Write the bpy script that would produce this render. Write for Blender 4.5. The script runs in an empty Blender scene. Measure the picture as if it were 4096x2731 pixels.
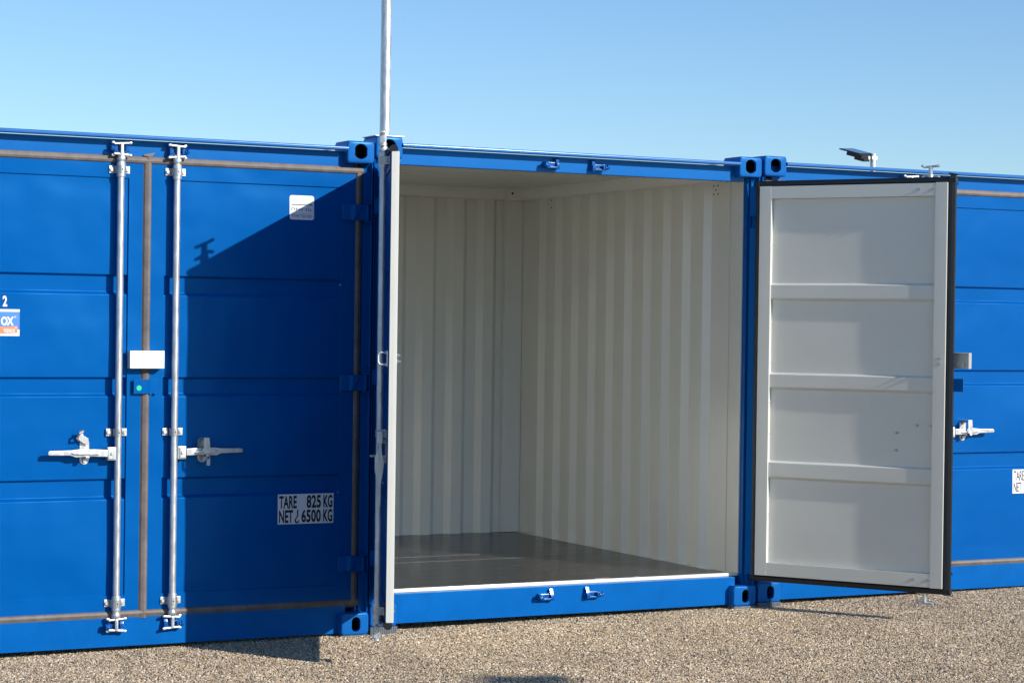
import bpy, bmesh, math, random
import numpy as np
from mathutils import Vector, Matrix
random.seed(4)
R = math.radians
sc = bpy.context.scene
C = sc.collection

# ------------------------------------------------------------------ camera
cam_d = bpy.data.cameras.new('camera'); cam = bpy.data.objects.new('camera', cam_d); C.objects.link(cam)
sc.camera = cam
YAW, PITCH, ROLL = -0.48154, -0.00792, 0.01336
cy_, sy_ = math.cos(YAW), math.sin(YAW)
Fv = Vector((-sy_*math.cos(PITCH), cy_*math.cos(PITCH), math.sin(PITCH)))
r0 = Vector((cy_, sy_, 0)); u0 = r0.cross(Fv)
Rv = math.cos(ROLL)*r0 + math.sin(ROLL)*u0
Uv = -math.sin(ROLL)*r0 + math.cos(ROLL)*u0
M = Matrix.Identity(4)
for i in range(3):
    M[i][0] = Rv[i]; M[i][1] = Uv[i]; M[i][2] = -Fv[i]
M[0][3], M[1][3], M[2][3] = -4.05254, -9.12776, 1.40290
cam.matrix_world = M
cam_d.sensor_width = 36; cam_d.sensor_fit = 'HORIZONTAL'
cam_d.lens = 8671.05/4096*36
cam_d.clip_start = 0.1; cam_d.clip_end = 3000

# ------------------------------------------------------------------ light
SUN_AZ = Vector((0.4833, -0.8754, 0)).normalized()     # towards the sun, horizontally
SUN_EL = R(24.7)
sun_dir = Vector((SUN_AZ.x*math.cos(SUN_EL), SUN_AZ.y*math.cos(SUN_EL), math.sin(SUN_EL)))
w = bpy.data.worlds.new('World'); sc.world = w; w.use_nodes = True
nt = w.node_tree; nt.nodes.clear()
sky = nt.nodes.new('ShaderNodeTexSky'); sky.sky_type = 'NISHITA'; sky.sun_disc = False
sky.sun_elevation = SUN_EL; sky.sun_rotation = math.atan2(SUN_AZ.x, SUN_AZ.y)
sky.air_density = 1.0; sky.dust_density = 0.0; sky.ozone_density = 6.0; sky.altitude = 0
bg = nt.nodes.new('ShaderNodeBackground'); bg.inputs['Strength'].default_value = 0.13
out = nt.nodes.new('ShaderNodeOutputWorld')
nt.links.new(sky.outputs[0], bg.inputs[0]); nt.links.new(bg.outputs[0], out.inputs[0])
sl = bpy.data.lights.new('sun', 'SUN'); sl.energy = 5.0; sl.angle = R(0.53); sl.color = (1, 0.95, 0.87)
so = bpy.data.objects.new('sun', sl); C.objects.link(so); so.location = (5, -9, 8)
so.rotation_euler = sun_dir.to_track_quat('Z', 'Y').to_euler()
sc.view_settings.view_transform = 'Standard'; sc.view_settings.look = 'None'
sc.view_settings.gamma = 1; sc.view_settings.use_curve_mapping = False
sc.view_settings.exposure = 0.2
sc.cycles.max_bounces = 8; sc.cycles.diffuse_bounces = 5; sc.cycles.glossy_bounces = 4
sc.cycles.use_denoising = True
sc.cycles.caustics_reflective = True; sc.cycles.blur_glossy = 0.0
sc.cycles.sample_clamp_indirect = 4

# ------------------------------------------------------------------ materials
def mat(name, col, rough=0.5, tint=None, metal=0.0, coat=0.0, var=0.0, vscale=6.0, bump=0.0, bscale=2.0, bdist=0.02, spec=0.5, rvar=0.0, coatr=0.15, fine=0.0):
    m = bpy.data.materials.new(name); m.use_nodes = True
    n = m.node_tree; b = n.nodes['Principled BSDF']
    b.inputs['Base Color'].default_value = (*col, 1)
    b.inputs['Roughness'].default_value = rough; b.inputs['Metallic'].default_value = metal
    b.inputs['Coat Weight'].default_value = coat; b.inputs['Coat Roughness'].default_value = coatr
    b.inputs['Specular IOR Level'].default_value = spec
    if tint: b.inputs['Specular Tint'].default_value = (*tint, 1)
    tc = n.nodes.new('ShaderNodeTexCoord')
    if var or rvar:
        nz = n.nodes.new('ShaderNodeTexNoise'); nz.inputs['Scale'].default_value = vscale; nz.inputs['Detail'].default_value = 6
        nz.inputs['Roughness'].default_value = 0.65
        n.links.new(tc.outputs['Object'], nz.inputs['Vector'])
        if var:
            mr = n.nodes.new('ShaderNodeMapRange'); mr.inputs[1].default_value = 0.3; mr.inputs[2].default_value = 0.7
            mr.inputs[3].default_value = 1-var; mr.inputs[4].default_value = 1+var
            n.links.new(nz.outputs[0], mr.inputs[0])
            mx = n.nodes.new('ShaderNodeVectorMath'); mx.operation = 'SCALE'; mx.inputs[0].default_value = col
            n.links.new(mr.outputs[0], mx.inputs['Scale']); n.links.new(mx.outputs[0], b.inputs['Base Color'])
        if rvar:
            mr = n.nodes.new('ShaderNodeMapRange'); mr.inputs[1].default_value = 0.3; mr.inputs[2].default_value = 0.7
            mr.inputs[3].default_value = rough-rvar; mr.inputs[4].default_value = rough+rvar
            n.links.new(nz.outputs[0], mr.inputs[0]); n.links.new(mr.outputs[0], b.inputs['Roughness'])
    last = None
    for (s, sca, d) in ((bump, bscale, bdist), (fine, 160.0, 0.0015)):
        if s:
            nb = n.nodes.new('ShaderNodeTexNoise'); nb.inputs['Scale'].default_value = sca; nb.inputs['Detail'].default_value = 2
            n.links.new(tc.outputs['Object'], nb.inputs['Vector'])
            bp = n.nodes.new('ShaderNodeBump'); bp.inputs['Strength'].default_value = s; bp.inputs['Distance'].default_value = d
            n.links.new(nb.outputs[0], bp.inputs['Height'])
            if last: n.links.new(last.outputs[0], bp.inputs['Normal'])
            last = bp
    if last:
        n.links.new(last.outputs[0], b.inputs['Normal']); n.links.new(last.outputs[0], b.inputs['Coat Normal'])
    return m

BLUE = mat('blue_paint', (0.0, 0.079, 0.308), 0.31, spec=0.36, tint=(0.10, 0.55, 1.0), var=0.04, vscale=1.6, bump=0.5, bscale=2.2, bdist=0.05, fine=0.08)
BLUE_F = mat('blue_frame_paint', (0.006, 0.102, 0.365), 0.30, spec=0.36, tint=(0.2, 0.65, 1.0), var=0.07, vscale=5, bump=0.2, bscale=4, bdist=0.01, fine=0.15)
BLUE_L = mat('blue_edge_paint', (0.012, 0.115, 0.375), 0.20, spec=0.6, tint=(0.7, 0.9, 1.0), var=0.06, vscale=8)
BLUE_K = mat('blue_glossy_paint', (0.001, 0.07, 0.29), 0.16, spec=0.6, tint=(0.7, 0.9, 1.0))
BLUE_D = mat('blue_paint_dusty', (0.001, 0.094, 0.350), 0.36, spec=0.3, tint=(0.15, 0.6, 1.0), var=0.10, vscale=9.0, bump=0.2, bscale=3, fine=0.2)
CREAM = mat('cream_paint', (0.62, 0.615, 0.562), 0.34, coat=0.5, coatr=0.12, var=0.03, vscale=3, fine=0.06)
SEAL = mat('weathered_rubber', (0.138, 0.115, 0.104), 0.6, var=0.3, vscale=14, fine=0.5)
RUBBER = mat('black_rubber', (0.008, 0.011, 0.016), 0.38, var=0.2, vscale=20)
PAD = mat('grey_plastic', (0.10, 0.115, 0.13), 0.6, var=0.2, vscale=30, fine=0.6)
STEEL = mat('steel_bolt', (0.45, 0.46, 0.47), 0.35, metal=0.8)
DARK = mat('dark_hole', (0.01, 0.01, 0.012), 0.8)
WHITE = mat('sticker_white', (0.78, 0.79, 0.80), 0.4)
INK = mat('black_ink', (0.012, 0.012, 0.014), 0.5)
NAVY = mat('navy_ink', (0.02, 0.05, 0.14), 0.5)
PALE = mat('pale_blue_print', (0.50, 0.74, 0.80), 0.5)
OLIVE = mat('olive_print', (0.35, 0.42, 0.15), 0.5)
LOGO = mat('logo_blue', (0.045, 0.20, 0.60), 0.45)
ORANGE = mat('orange_print', (0.80, 0.22, 0.09), 0.5)
GREEN = mat('green_dot_print', (0.0, 0.52, 0.24), 0.5)
PATCH = mat('number_patch', (0.0, 0.072, 0.32), 0.4, spec=0.2, tint=(0.1, 0.5, 1.0))
CHALK = mat('chalk', (0.34, 0.34, 0.33), 0.9, var=0.5, vscale=25)
SOLAR = mat('solar_glass', (0.02, 0.05, 0.14), 0.12, coat=1.0, coatr=0.05)
BLACKP = mat('black_housing', (0.02, 0.022, 0.026), 0.45)
LENS = mat('lamp_lens', (0.6, 0.6, 0.62), 0.3)

def galv(name, base, rough, scale):
    m = bpy.data.materials.new(name); m.use_nodes = True; n = m.node_tree; b = n.nodes['Principled BSDF']
    b.inputs['Metallic'].default_value = 0.75
    tc = n.nodes.new('ShaderNodeTexCoord'); mp = n.nodes.new('ShaderNodeMapping')
    mp.inputs['Rotation'].default_value = (0.5, 0.25, 0); mp.inputs['Scale'].default_value = (1, 1, 0.35)
    vo = n.nodes.new('ShaderNodeTexNoise'); vo.inputs['Scale'].default_value = scale; vo.inputs['Detail'].default_value = 5
    n.links.new(tc.outputs['Object'], mp.inputs[0]); n.links.new(mp.outputs[0], vo.inputs['Vector'])
    cr = n.nodes.new('ShaderNodeValToRGB'); cr.color_ramp.elements[0].position = 0.32; cr.color_ramp.elements[1].position = 0.7
    cr.color_ramp.elements[0].color = (*[c*0.75 for c in base], 1); cr.color_ramp.elements[1].color = (*[min(1, c*1.15) for c in base], 1)
    n.links.new(vo.outputs[0], cr.inputs[0]); n.links.new(cr.outputs[0], b.inputs['Base Color'])
    mr = n.nodes.new('ShaderNodeMapRange'); mr.inputs[3].default_value = rough-0.1; mr.inputs[4].default_value = rough+0.12
    n.links.new(vo.outputs[0], mr.inputs[0]); n.links.new(mr.outputs[0], b.inputs['Roughness'])
    bp = n.nodes.new('ShaderNodeBump'); bp.inputs['Strength'].default_value = 0.35; bp.inputs['Distance'].default_value = 0.002
    n.links.new(vo.outputs[0], bp.inputs['Height']); n.links.new(bp.outputs[0], b.inputs['Normal'])
    return m
GALV = galv('galvanised_steel', (0.62, 0.645, 0.66), 0.42, 45)
ZINC = galv('zinc_casting', (0.50, 0.51, 0.515), 0.42, 55)

LOCKZ = mat('lock_box_zinc', (0.68, 0.67, 0.63), 0.45, metal=0.7, var=0.06, vscale=30)
def floor_mat():
    m = bpy.data.materials.new('dark_plywood'); m.use_nodes = True; n = m.node_tree; b = n.nodes['Principled BSDF']
    tc = n.nodes.new('ShaderNodeTexCoord'); mp = n.nodes.new('ShaderNodeMapping'); mp.inputs['Scale'].default_value = (1.0, 5.0, 1)
    nz = n.nodes.new('ShaderNodeTexNoise'); nz.inputs['Scale'].default_value = 3; nz.inputs['Detail'].default_value = 8; nz.inputs['Roughness'].default_value = 0.7
    n.links.new(tc.outputs['Object'], mp.inputs[0]); n.links.new(mp.outputs[0], nz.inputs['Vector'])
    cr = n.nodes.new('ShaderNodeValToRGB'); e = cr.color_ramp.elements
    e[0].position = 0.3; e[0].color = (0.022, 0.0205, 0.019, 1); e[1].position = 0.78; e[1].color = (0.070, 0.064, 0.058, 1)
    n.links.new(nz.outputs[0], cr.inputs[0])
    # scuffs and dust specks
    mp2 = n.nodes.new('ShaderNodeMapping'); mp2.inputs['Scale'].default_value = (2.2, 9.0, 1); mp2.inputs['Rotation'].default_value = (0, 0, 0.2)
    n2 = n.nodes.new('ShaderNodeTexNoise'); n2.inputs['Scale'].default_value = 7; n2.inputs['Detail'].default_value = 10; n2.inputs['Roughness'].default_value = 0.8
    n.links.new(tc.outputs['Object'], mp2.inputs[0]); n.links.new(mp2.outputs[0], n2.inputs['Vector'])
    mr = n.nodes.new('ShaderNodeMapRange'); mr.inputs[1].default_value = 0.60; mr.inputs[2].default_value = 0.72; mr.inputs[4].default_value = 0.6
    n.links.new(n2.outputs[0], mr.inputs[0])
    vo = n.nodes.new('ShaderNodeTexVoronoi'); vo.inputs['Scale'].default_value = 9
    n.links.new(tc.outputs['Object'], vo.inputs['Vector'])
    lt = n.nodes.new('ShaderNodeMapRange'); lt.inputs[1].default_value = 0.075; lt.inputs[2].default_value = 0.05; lt.inputs[3].default_value = 0; lt.inputs[4].default_value = 0.7
    n.links.new(vo.outputs['Distance'], lt.inputs[0])
    mx0 = n.nodes.new('ShaderNodeMath'); mx0.operation = 'MAXIMUM'
    n.links.new(mr.outputs[0], mx0.inputs[0]); n.links.new(lt.outputs[0], mx0.inputs[1])
    mx = n.nodes.new('ShaderNodeMix'); mx.data_type = 'RGBA'; mx.inputs['B'].default_value = (0.16, 0.155, 0.145, 1)
    n.links.new(mx0.outputs[0], mx.inputs['Factor']); n.links.new(cr.outputs[0], mx.inputs['A'])
    n.links.new(mx.outputs['Result'], b.inputs['Base Color'])
    r2 = n.nodes.new('ShaderNodeMapRange'); r2.inputs[3].default_value = 0.15; r2.inputs[4].default_value = 0.34
    n.links.new(nz.outputs[0], r2.inputs[0]); n.links.new(r2.outputs[0], b.inputs['Roughness'])
    return m
PLY = floor_mat()

def stone_mat(name, instanced):
    m = bpy.data.materials.new(name); m.use_nodes = True; n = m.node_tree; b = n.nodes['Principled BSDF']
    b.inputs['Roughness'].default_value = 0.6; b.inputs['Specular IOR Level'].default_value = 0.35
    cr = n.nodes.new('ShaderNodeValToRGB'); el = cr.color_ramp.elements
    cols = [(0.0, (0.035, 0.034, 0.034)), (0.15, (0.16, 0.135, 0.11)), (0.32, (0.37, 0.275, 0.175)), (0.52, (0.51, 0.385, 0.24)),
            (0.70, (0.47, 0.375, 0.27)), (0.84, (0.60, 0.43, 0.25)), (0.94, (0.74, 0.64, 0.49)), (1.0, (0.90, 0.84, 0.72))]
    el[0].position = cols[0][0]; el[0].color = (*cols[0][1], 1); el[1].position = 1.0; el[1].color = (*cols[-1][1], 1)
    for p, c in cols[1:-1]:
        e = el.new(p); e.color = (*c, 1)
    if instanced:
        oi = n.nodes.new('ShaderNodeObjectInfo'); n.links.new(oi.outputs['Random'], cr.inputs[0]); src = cr.outputs[0]
    else:
        tc = n.nodes.new('ShaderNodeTexCoord'); vo = n.nodes.new('ShaderNodeTexVoronoi'); vo.inputs['Scale'].default_value = 170
        n.links.new(tc.outputs['Object'], vo.inputs['Vector'])
        se = n.nodes.new('ShaderNodeSeparateColor'); n.links.new(vo.outputs['Color'], se.inputs[0]); n.links.new(se.outputs[0], cr.inputs[0])
        dk = n.nodes.new('ShaderNodeMapRange'); dk.inputs[1].default_value = 0.2; dk.inputs[2].default_value = 0.75; dk.inputs[3].default_value = 1.0; dk.inputs[4].default_value = 0.45
        n.links.new(vo.outputs['Distance'], dk.inputs[0])
        sm = n.nodes.new('ShaderNodeVectorMath'); sm.operation = 'SCALE'; n.links.new(cr.outputs[0], sm.inputs[0]); n.links.new(dk.outputs[0], sm.inputs['Scale'])
        src = sm.outputs[0]
        bp = n.nodes.new('ShaderNodeBump'); bp.inputs['Strength'].default_value = 1.0; bp.inputs['Distance'].default_value = 0.004; bp.invert = True
        n.links.new(vo.outputs['Distance'], bp.inputs['Height']); n.links.new(bp.outputs[0], b.inputs['Normal'])
    ge = n.nodes.new('ShaderNodeNewGeometry'); nz = n.nodes.new('ShaderNodeTexNoise'); nz.inputs['Scale'].default_value = 1.6; nz.inputs['Detail'].default_value = 6
    nz.inputs['Roughness'].default_value = 0.7
    n.links.new(ge.outputs['Position'], nz.inputs['Vector'])
    mr = n.nodes.new('ShaderNodeMapRange'); mr.inputs[1].default_value = 0.3; mr.inputs[2].default_value = 0.7; mr.inputs[3].default_value = 0.80; mr.inputs[4].default_value = 1.18
    n.links.new(nz.outputs[0], mr.inputs[0])
    sc2 = n.nodes.new('ShaderNodeVectorMath'); sc2.operation = 'SCALE'; n.links.new(src, sc2.inputs[0]); n.links.new(mr.outputs[0], sc2.inputs['Scale'])
    n.links.new(sc2.outputs[0], b.inputs['Base Color'])
    return m
STONE = stone_mat('gravel_stone', True)
GROUND = stone_mat('gravel_ground', False)

# ------------------------------------------------------------------ mesh builder
class MB:
    def __init__(s): s.bm = bmesh.new(); s.mi = 0
    def _merge(s, t, mi=None):
        mi = s.mi if mi is None else mi
        vm = {}
        for v in t.verts: vm[v] = s.bm.verts.new(v.co)
        for f in t.faces:
            nf = s.bm.faces.new([vm[v] for v in f.verts]); nf.material_index = mi
        t.free()
    def box(s, x0, x1, y0, y1, z0, z1, bev=0.0, seg=2, rot=None, mi=None):
        t = bmesh.new(); bmesh.ops.create_cube(t, size=1)
        c = Vector(((x0+x1)/2, (y0+y1)/2, (z0+z1)/2))
        for v in t.verts: v.co = Vector((v.co.x*abs(x1-x0), v.co.y*abs(y1-y0), v.co.z*abs(z1-z0)))
        if bev: bmesh.ops.bevel(t, geom=list(t.edges), offset=bev, segments=seg, profile=0.5, affect='EDGES')
        if rot:
            for v in t.verts: v.co = rot @ v.co
        for v in t.verts: v.co += c
        s._merge(t, mi); return s
    def prism(s, poly, axis, a0, a1, bev=0.0, mi=None):
        """poly: 2D points in the two other axes (in x,y,z order)"""
        t = bmesh.new()
        def P(p, a):
            if axis == 'x': return Vector((a, p[0], p[1]))
            if axis == 'y': return Vector((p[0], a, p[1]))
            return Vector((p[0], p[1], a))
        A = [t.verts.new(P(p, a0)) for p in poly]; B = [t.verts.new(P(p, a1)) for p in poly]
        t.faces.new(A); t.faces.new(B[::-1]); n = len(poly)
        for i in range(n): t.faces.new((A[i], B[i], B[(i+1) % n], A[(i+1) % n]))
        bmesh.ops.recalc_face_normals(t, faces=list(t.faces))
        if bev: bmesh.ops.bevel(t, geom=list(t.edges), offset=bev, segments=2, profile=0.5, affect='EDGES')
        s._merge(t, mi); return s
    def tube(s, path, r, n=12, cap=True, mi=None):
        t = bmesh.new(); path = [Vector(p) for p in path]; rs = r if isinstance(r, (list, tuple)) else [r]*len(path)
        rings = []; up = None
        for i, p in enumerate(path):
            d = (path[min(i+1, len(path)-1)] - path[max(i-1, 0)]).normalized()
            if up is None: up = Vector((1, 0, 0)) if abs(d.z) > 0.9 else Vector((0, 0, 1))
            a = d.cross(up).normalized(); b = d.cross(a).normalized(); up = a.cross(d).normalized() if False else up
            if abs(d.dot(up)) > 0.95: up = Vector((0, 1, 0)); a = d.cross(up).normalized(); b = d.cross(a).normalized()
            rings.append([t.verts.new(p + a*math.cos(2*math.pi*k/n)*rs[i] + b*math.sin(2*math.pi*k/n)*rs[i]) for k in range(n)])
        for i in range(len(rings)-1):
            for k in range(n): t.faces.new((rings[i][k], rings[i][(k+1) % n], rings[i+1][(k+1) % n], rings[i+1][k]))
        if cap: t.faces.new(rings[0][::-1]); t.faces.new(rings[-1])
        bmesh.ops.recalc_face_normals(t, faces=list(t.faces))
        s._merge(t, mi); return s
    def quad(s, pts, mi=None):
        f = s.bm.faces.new([s.bm.verts.new(Vector(p)) for p in pts]); f.material_index = s.mi if mi is None else mi; return s
    def strip(s, A, B, mi=None):
        """faces between polylines A and B"""
        a = [s.bm.verts.new(Vector(p)) for p in A]; b = [s.bm.verts.new(Vector(p)) for p in B]
        for i in range(len(a)-1):
            f = s.bm.faces.new((a[i], a[i+1], b[i+1], b[i])); f.material_index = s.mi if mi is None else mi
        return s
    def text(s, body, x0, x1, z0, z1, y, mi, bold=0.0, space=1.0):
        cu = bpy.data.curves.new('t', 'FONT'); cu.body = body; cu.offset = bold; cu.space_character = space; cu.resolution_u = 3
        o = bpy.data.objects.new('t', cu); C.objects.link(o)
        bpy.context.view_layer.update()
        me = bpy.data.meshes.new_from_object(o.evaluated_get(bpy.context.evaluated_depsgraph_get()))
        xs = [v.co.x for v in me.vertices]; ys = [v.co.y for v in me.vertices]
        ax, bx, ay, by = min(xs), max(xs), min(ys), max(ys)
        vs = [s.bm.verts.new((x0+(v.co.x-ax)/(bx-ax)*(x1-x0), y, z0+(v.co.y-ay)/(by-ay)*(z1-z0))) for v in me.vertices]
        for p in me.polygons:
            try:
                f = s.bm.faces.new([vs[i] for i in p.vertices]); f.material_index = mi
            except ValueError: pass
        bpy.data.objects.remove(o); bpy.data.curves.remove(cu); bpy.data.meshes.remove(me)
        return s
    def build(s, name, mats, parent=None, loc=(0, 0, 0), rotz=0.0, mirror=False, sharp=35, wn=True, **props):
        bm = s.bm
        if mirror:
            for v in bm.verts: v.co.x = -v.co.x
            bmesh.ops.reverse_faces(bm, faces=list(bm.faces))
        for f in bm.faces: f.smooth = True
        bm.normal_update()
        for e in bm.edges:
            if len(e.link_faces) == 2:
                if e.calc_face_angle(0) > R(sharp): e.smooth = False
            else: e.smooth = False
        me = bpy.data.meshes.new(name); bm.to_mesh(me); bm.free()
        for m in (mats if isinstance(mats, (list, tuple)) else [mats]): me.materials.append(m)
        o = bpy.data.objects.new(name, me); C.objects.link(o)
        o.location = loc; o.rotation_euler = (0, 0, rotz)
        if parent: o.parent = parent
        if wn:
            md = o.modifiers.new('weighted_normals', 'WEIGHTED_NORMAL'); md.keep_sharp = True; md.mode = 'FACE_AREA'
        for k, v in props.items(): o[k] = v
        return o

def empty(name, loc, label, cat, group=None):
    o = bpy.data.objects.new(name, None); C.objects.link(o); o.location = loc; o.empty_display_size = 0.3
    o['label'] = label; o['category'] = cat
    if group: o['group'] = group
    return o

# ------------------------------------------------------------------ ground
GZ0, GSL = -0.036, 0.0105
def gz(x): return GZ0 + GSL*max(-3.0, min(x, 4.5))
g = MB()
xs = [-400, -60, -10, -3, -1, 1, 3, 4.5, 10, 60, 400]; ys = [-400, -60, -12, -5, 0, 5, 20, 80, 400]
vg = [[g.bm.verts.new((x, y, gz(x)-0.004)) for y in ys] for x in xs]
for i in range(len(xs)-1):
    for j in range(len(ys)-1): g.bm.faces.new((vg[i][j], vg[i+1][j], vg[i+1][j+1], vg[i][j+1]))
g.build('ground', GROUND, kind='structure')

# small loose aggregate bedded in the ground, near the containers
def pebbles():
    rng = np.random.default_rng(3)
    N = 760000
    x = rng.uniform(-2.5, 4.6, N); y = rng.uniform(-2.9, 0.35, N)
    # keep the strip in front of the containers
    lo = np.where(x < 2.1, -0.681-0.4235*(x+1.884), -2.36+1.155*(x-2.1)) - 0.35
    k = (y > lo); x, y = x[k], y[k]
    z = GZ0 + GSL*x + rng.uniform(-0.0045, 0.0012, len(x))
    me = bpy.data.meshes.new('gravel'); me.vertices.add(len(x))
    me.vertices.foreach_set('co', np.stack([x, y, z], 1).astype(np.float32).ravel()); me.update()
    o = bpy.data.objects.new('gravel', me); C.objects.link(o); o['kind'] = 'stuff'
    o['label'] = 'fine tan and grey gravel bedded over the ground in front of the containers'
    me.materials.append(STONE)
    ng = bpy.data.node_groups.new('gravel_scatter', 'GeometryNodeTree')
    ng.interface.new_socket('Geometry', in_out='INPUT', socket_type='NodeSocketGeometry')
    ng.interface.new_socket('Geometry', in_out='OUTPUT', socket_type='NodeSocketGeometry')
    N_ = ng.nodes.new; L = ng.links.new
    gi = N_('NodeGroupInput'); go = N_('NodeGroupOutput')
    ico = N_('GeometryNodeMeshIcoSphere'); ico.inputs['Radius'].default_value = 1.0; ico.inputs['Subdivisions'].default_value = 1
    sp = N_('GeometryNodeSetPosition'); nz = N_('ShaderNodeTexNoise'); nz.inputs['Scale'].default_value = 1.3
    vs = N_('ShaderNodeVectorMath'); vs.operation = 'SUBTRACT'; vs.inputs[1].default_value = (0.5, 0.5, 0.5)
    L(nz.outputs['Color'], vs.inputs[0]); L(ico.outputs[0], sp.inputs['Geometry']); L(vs.outputs[0], sp.inputs['Offset'])
    sm = N_('GeometryNodeSetMaterial'); sm.inputs['Material'].default_value = STONE
    L(sp.outputs[0], sm.inputs[0])
    ip = N_('GeometryNodeInstanceOnPoints'); L(gi.outputs[0], ip.inputs['Points']); L(sm.outputs[0], ip.inputs['Instance'])
    rr = N_('FunctionNodeRandomValue'); rr.data_type = 'FLOAT_VECTOR'; rr.inputs[0].default_value = (-0.6, -0.6, 0); rr.inputs[1].default_value = (0.6, 0.6, 6.28)
    er = N_('FunctionNodeEulerToRotation'); L(rr.outputs[0], er.inputs[0]); L(er.outputs[0], ip.inputs['Rotation'])
    rs = N_('FunctionNodeRandomValue'); rs.data_type = 'FLOAT_VECTOR'; rs.inputs[0].default_value = (0.0024, 0.0021, 0.0017); rs.inputs[1].default_value = (0.0068, 0.0050, 0.0040)
    rs.inputs['Seed'].default_value = 7
    L(rs.outputs[0], ip.inputs['Scale']); L(ip.outputs[0], go.inputs[0])
    md = o.modifiers.new('scatter', 'NODES'); md.node_group = ng
pebbles()

# ------------------------------------------------------------------ container
W, H, D = 2.131, 2.26, 2.60
CW, CH, CD = 0.137, 0.102, 0.155
PX, PY = 0.022, 0.030            # hinge pin from the side and the front
ZB, ZT = 0.158, 2.113            # leaf frame bottom and top

def rounded(cx, cz, w, h, r, n=32, sq=False):
    pts = []
    for k in range(n):
        a = 2*math.pi*(k+0.5)/n; dx, dz = math.cos(a), math.sin(a)
        # ray / rounded-rectangle intersection by marching on radius
        lo, hi = 0, w+h
        for _ in range(30):
            m = (lo+hi)/2; x, z = abs(dx*m), abs(dz*m)
            qx, qz = max(x-(w/2-r), 0), max(z-(h/2-r), 0)
            inside = (x <= w/2 and z <= h/2 and math.hypot(qx, qz) <= r+1e-9)
            lo, hi = (m, hi) if inside else (lo, m)
        pts.append((cx+dx*lo, cz+dz*lo))
    return pts
def circclip(cx, cz, w, h, n=32):
    pts = []
    for k in range(n):
        a = 2*math.pi*(k+0.5)/n; x, z = h/2*math.cos(a), h/2*math.sin(a)
        s_ = min(1, (w/2)/max(abs(x), 1e-6)); pts.append((cx+x*s_, cz+z))
    return pts
def casting(parent, x, y, z, top, back=False):
    b = MB(); cx, cz = CW/2, CH/2
    hole = circclip(cx, cz+0.003, 0.060, 0.068) if top else rounded(cx+0.004, cz-0.002, 0.042, 0.066, 0.021)
    n = len(hole); r = 0.008
    rings = []
    def ring(p2, yy): rings.append([b.bm.verts.new((p[0], yy, p[1])) for p in p2])
    cav = rounded(cx, cz, CW-0.02, CH-0.02, 0.01)
    ring(cav, CD-0.03); ring(cav, 0.014); ring(hole, 0.014); ring(hole, 0.002)
    ring([(cx+(p[0]-cx)*1.04, cz+(p[1]-cz)*1.04) for p in hole], 0.0)
    ring(rounded(cx, cz, CW-2*r, CH-2*r, 0.003), 0.0)
    ring(rounded(cx, cz, CW-0.7*r, CH-0.7*r, 0.006), 0.0022)
    ring(rounded(cx, cz, CW, CH, 0.008), r)
    ring(rounded(cx, cz, CW, CH, 0.008), CD-r); ring(rounded(cx, cz, CW-2*r, CH-2*r, 0.003), CD)
    for i in range(len(rings)-1):
        for k in range(n):
            f = b.bm.faces.new((rings[i][k], rings[i][(k+1) % n], rings[i+1][(k+1) % n], rings[i+1][k])); f.material_index = 1 if i < 2 else 0  # cavity faces coloured dark to stand for the shade inside the hole
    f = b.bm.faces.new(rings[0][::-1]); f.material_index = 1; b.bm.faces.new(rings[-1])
    bmesh.ops.recalc_face_normals(b.bm, faces=list(b.bm.faces))
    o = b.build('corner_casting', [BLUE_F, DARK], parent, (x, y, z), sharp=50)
    if back: o.rotation_euler = (0, 0, math.pi); o.location = (x+CW, y+CD, z)
    return o

def corr(a0, a1, pitch=0.2, depth=0.03, start=0.1):
    """list of (a, offset 0..depth) for a trapezoid sheet between flat margins"""
    pts = [(a0, 0.0)]; a = a0+start
    while a+pitch < a1-0.02:
        pts += [(a, 0.0), (a+0.035, depth), (a+0.1, depth), (a+0.135, 0.0)]
        a += pitch
    pts.append((a1, 0.0)); return pts

def keeper(parent, x, z, s, up):
    """blue cam keeper welded on header or sill; s=+1 wedge on the right"""
    b = MB()
    b.box(-0.035, 0.035, 0.030, 0.05, -0.012, 0.012, 0.003)
    b.prism([(0.05, -0.022), (0.020, -0.022), (0.016, -0.010), (0.016, 0.004), (0.022, 0.008), (0.031, 0.036), (0.037, 0.036), (0.05, 0.014)], 'x', 0.026, 0.046, 0.0012)
    b.prism([(0.05, -0.016), (0.012, -0.014), (0.004, -0.004), (0.010, 0.010), (0.05, 0.014)], 'x', -0.046, -0.034, 0.0012)
    b.prism([(0.020, -0.012), (0.004, -0.010), (0.000, 0.002), (0.006, 0.012), (0.020, 0.012)], 'x', -0.056, -0.044, 0.0012)
    b.box(-0.036, 0.028, 0.018, 0.032, -0.018, -0.010, 0.0012)
    b.box(-0.034, -0.020, 0.010, 0.020, -0.012, 0.010, 0.0012)
    for v in b.bm.verts: v.co.x *= 0.84
    if s < 0:
        for v in b.bm.verts: v.co.x = -v.co.x
        bmesh.ops.reverse_faces(b.bm, faces=list(b.bm.faces))
    b.build('cam_keeper', BLUE_K, parent, (x, 0, z))

def groove_profile(inner):
    """(z, depth from leaf face) from bottom to top of panel"""
    p = [(0.227, 0.007)]
    for (t, m_, l) in ((0.736, 0.657, 0.645), (1.178, 1.106, 1.094), (1.625, 1.550, 1.538)):
        p += [(l, 0.007), (m_, 0.023), (t-0.007, 0.023), (t, 0.007)]
    p.append((2.047, 0.007))
    return p

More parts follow.
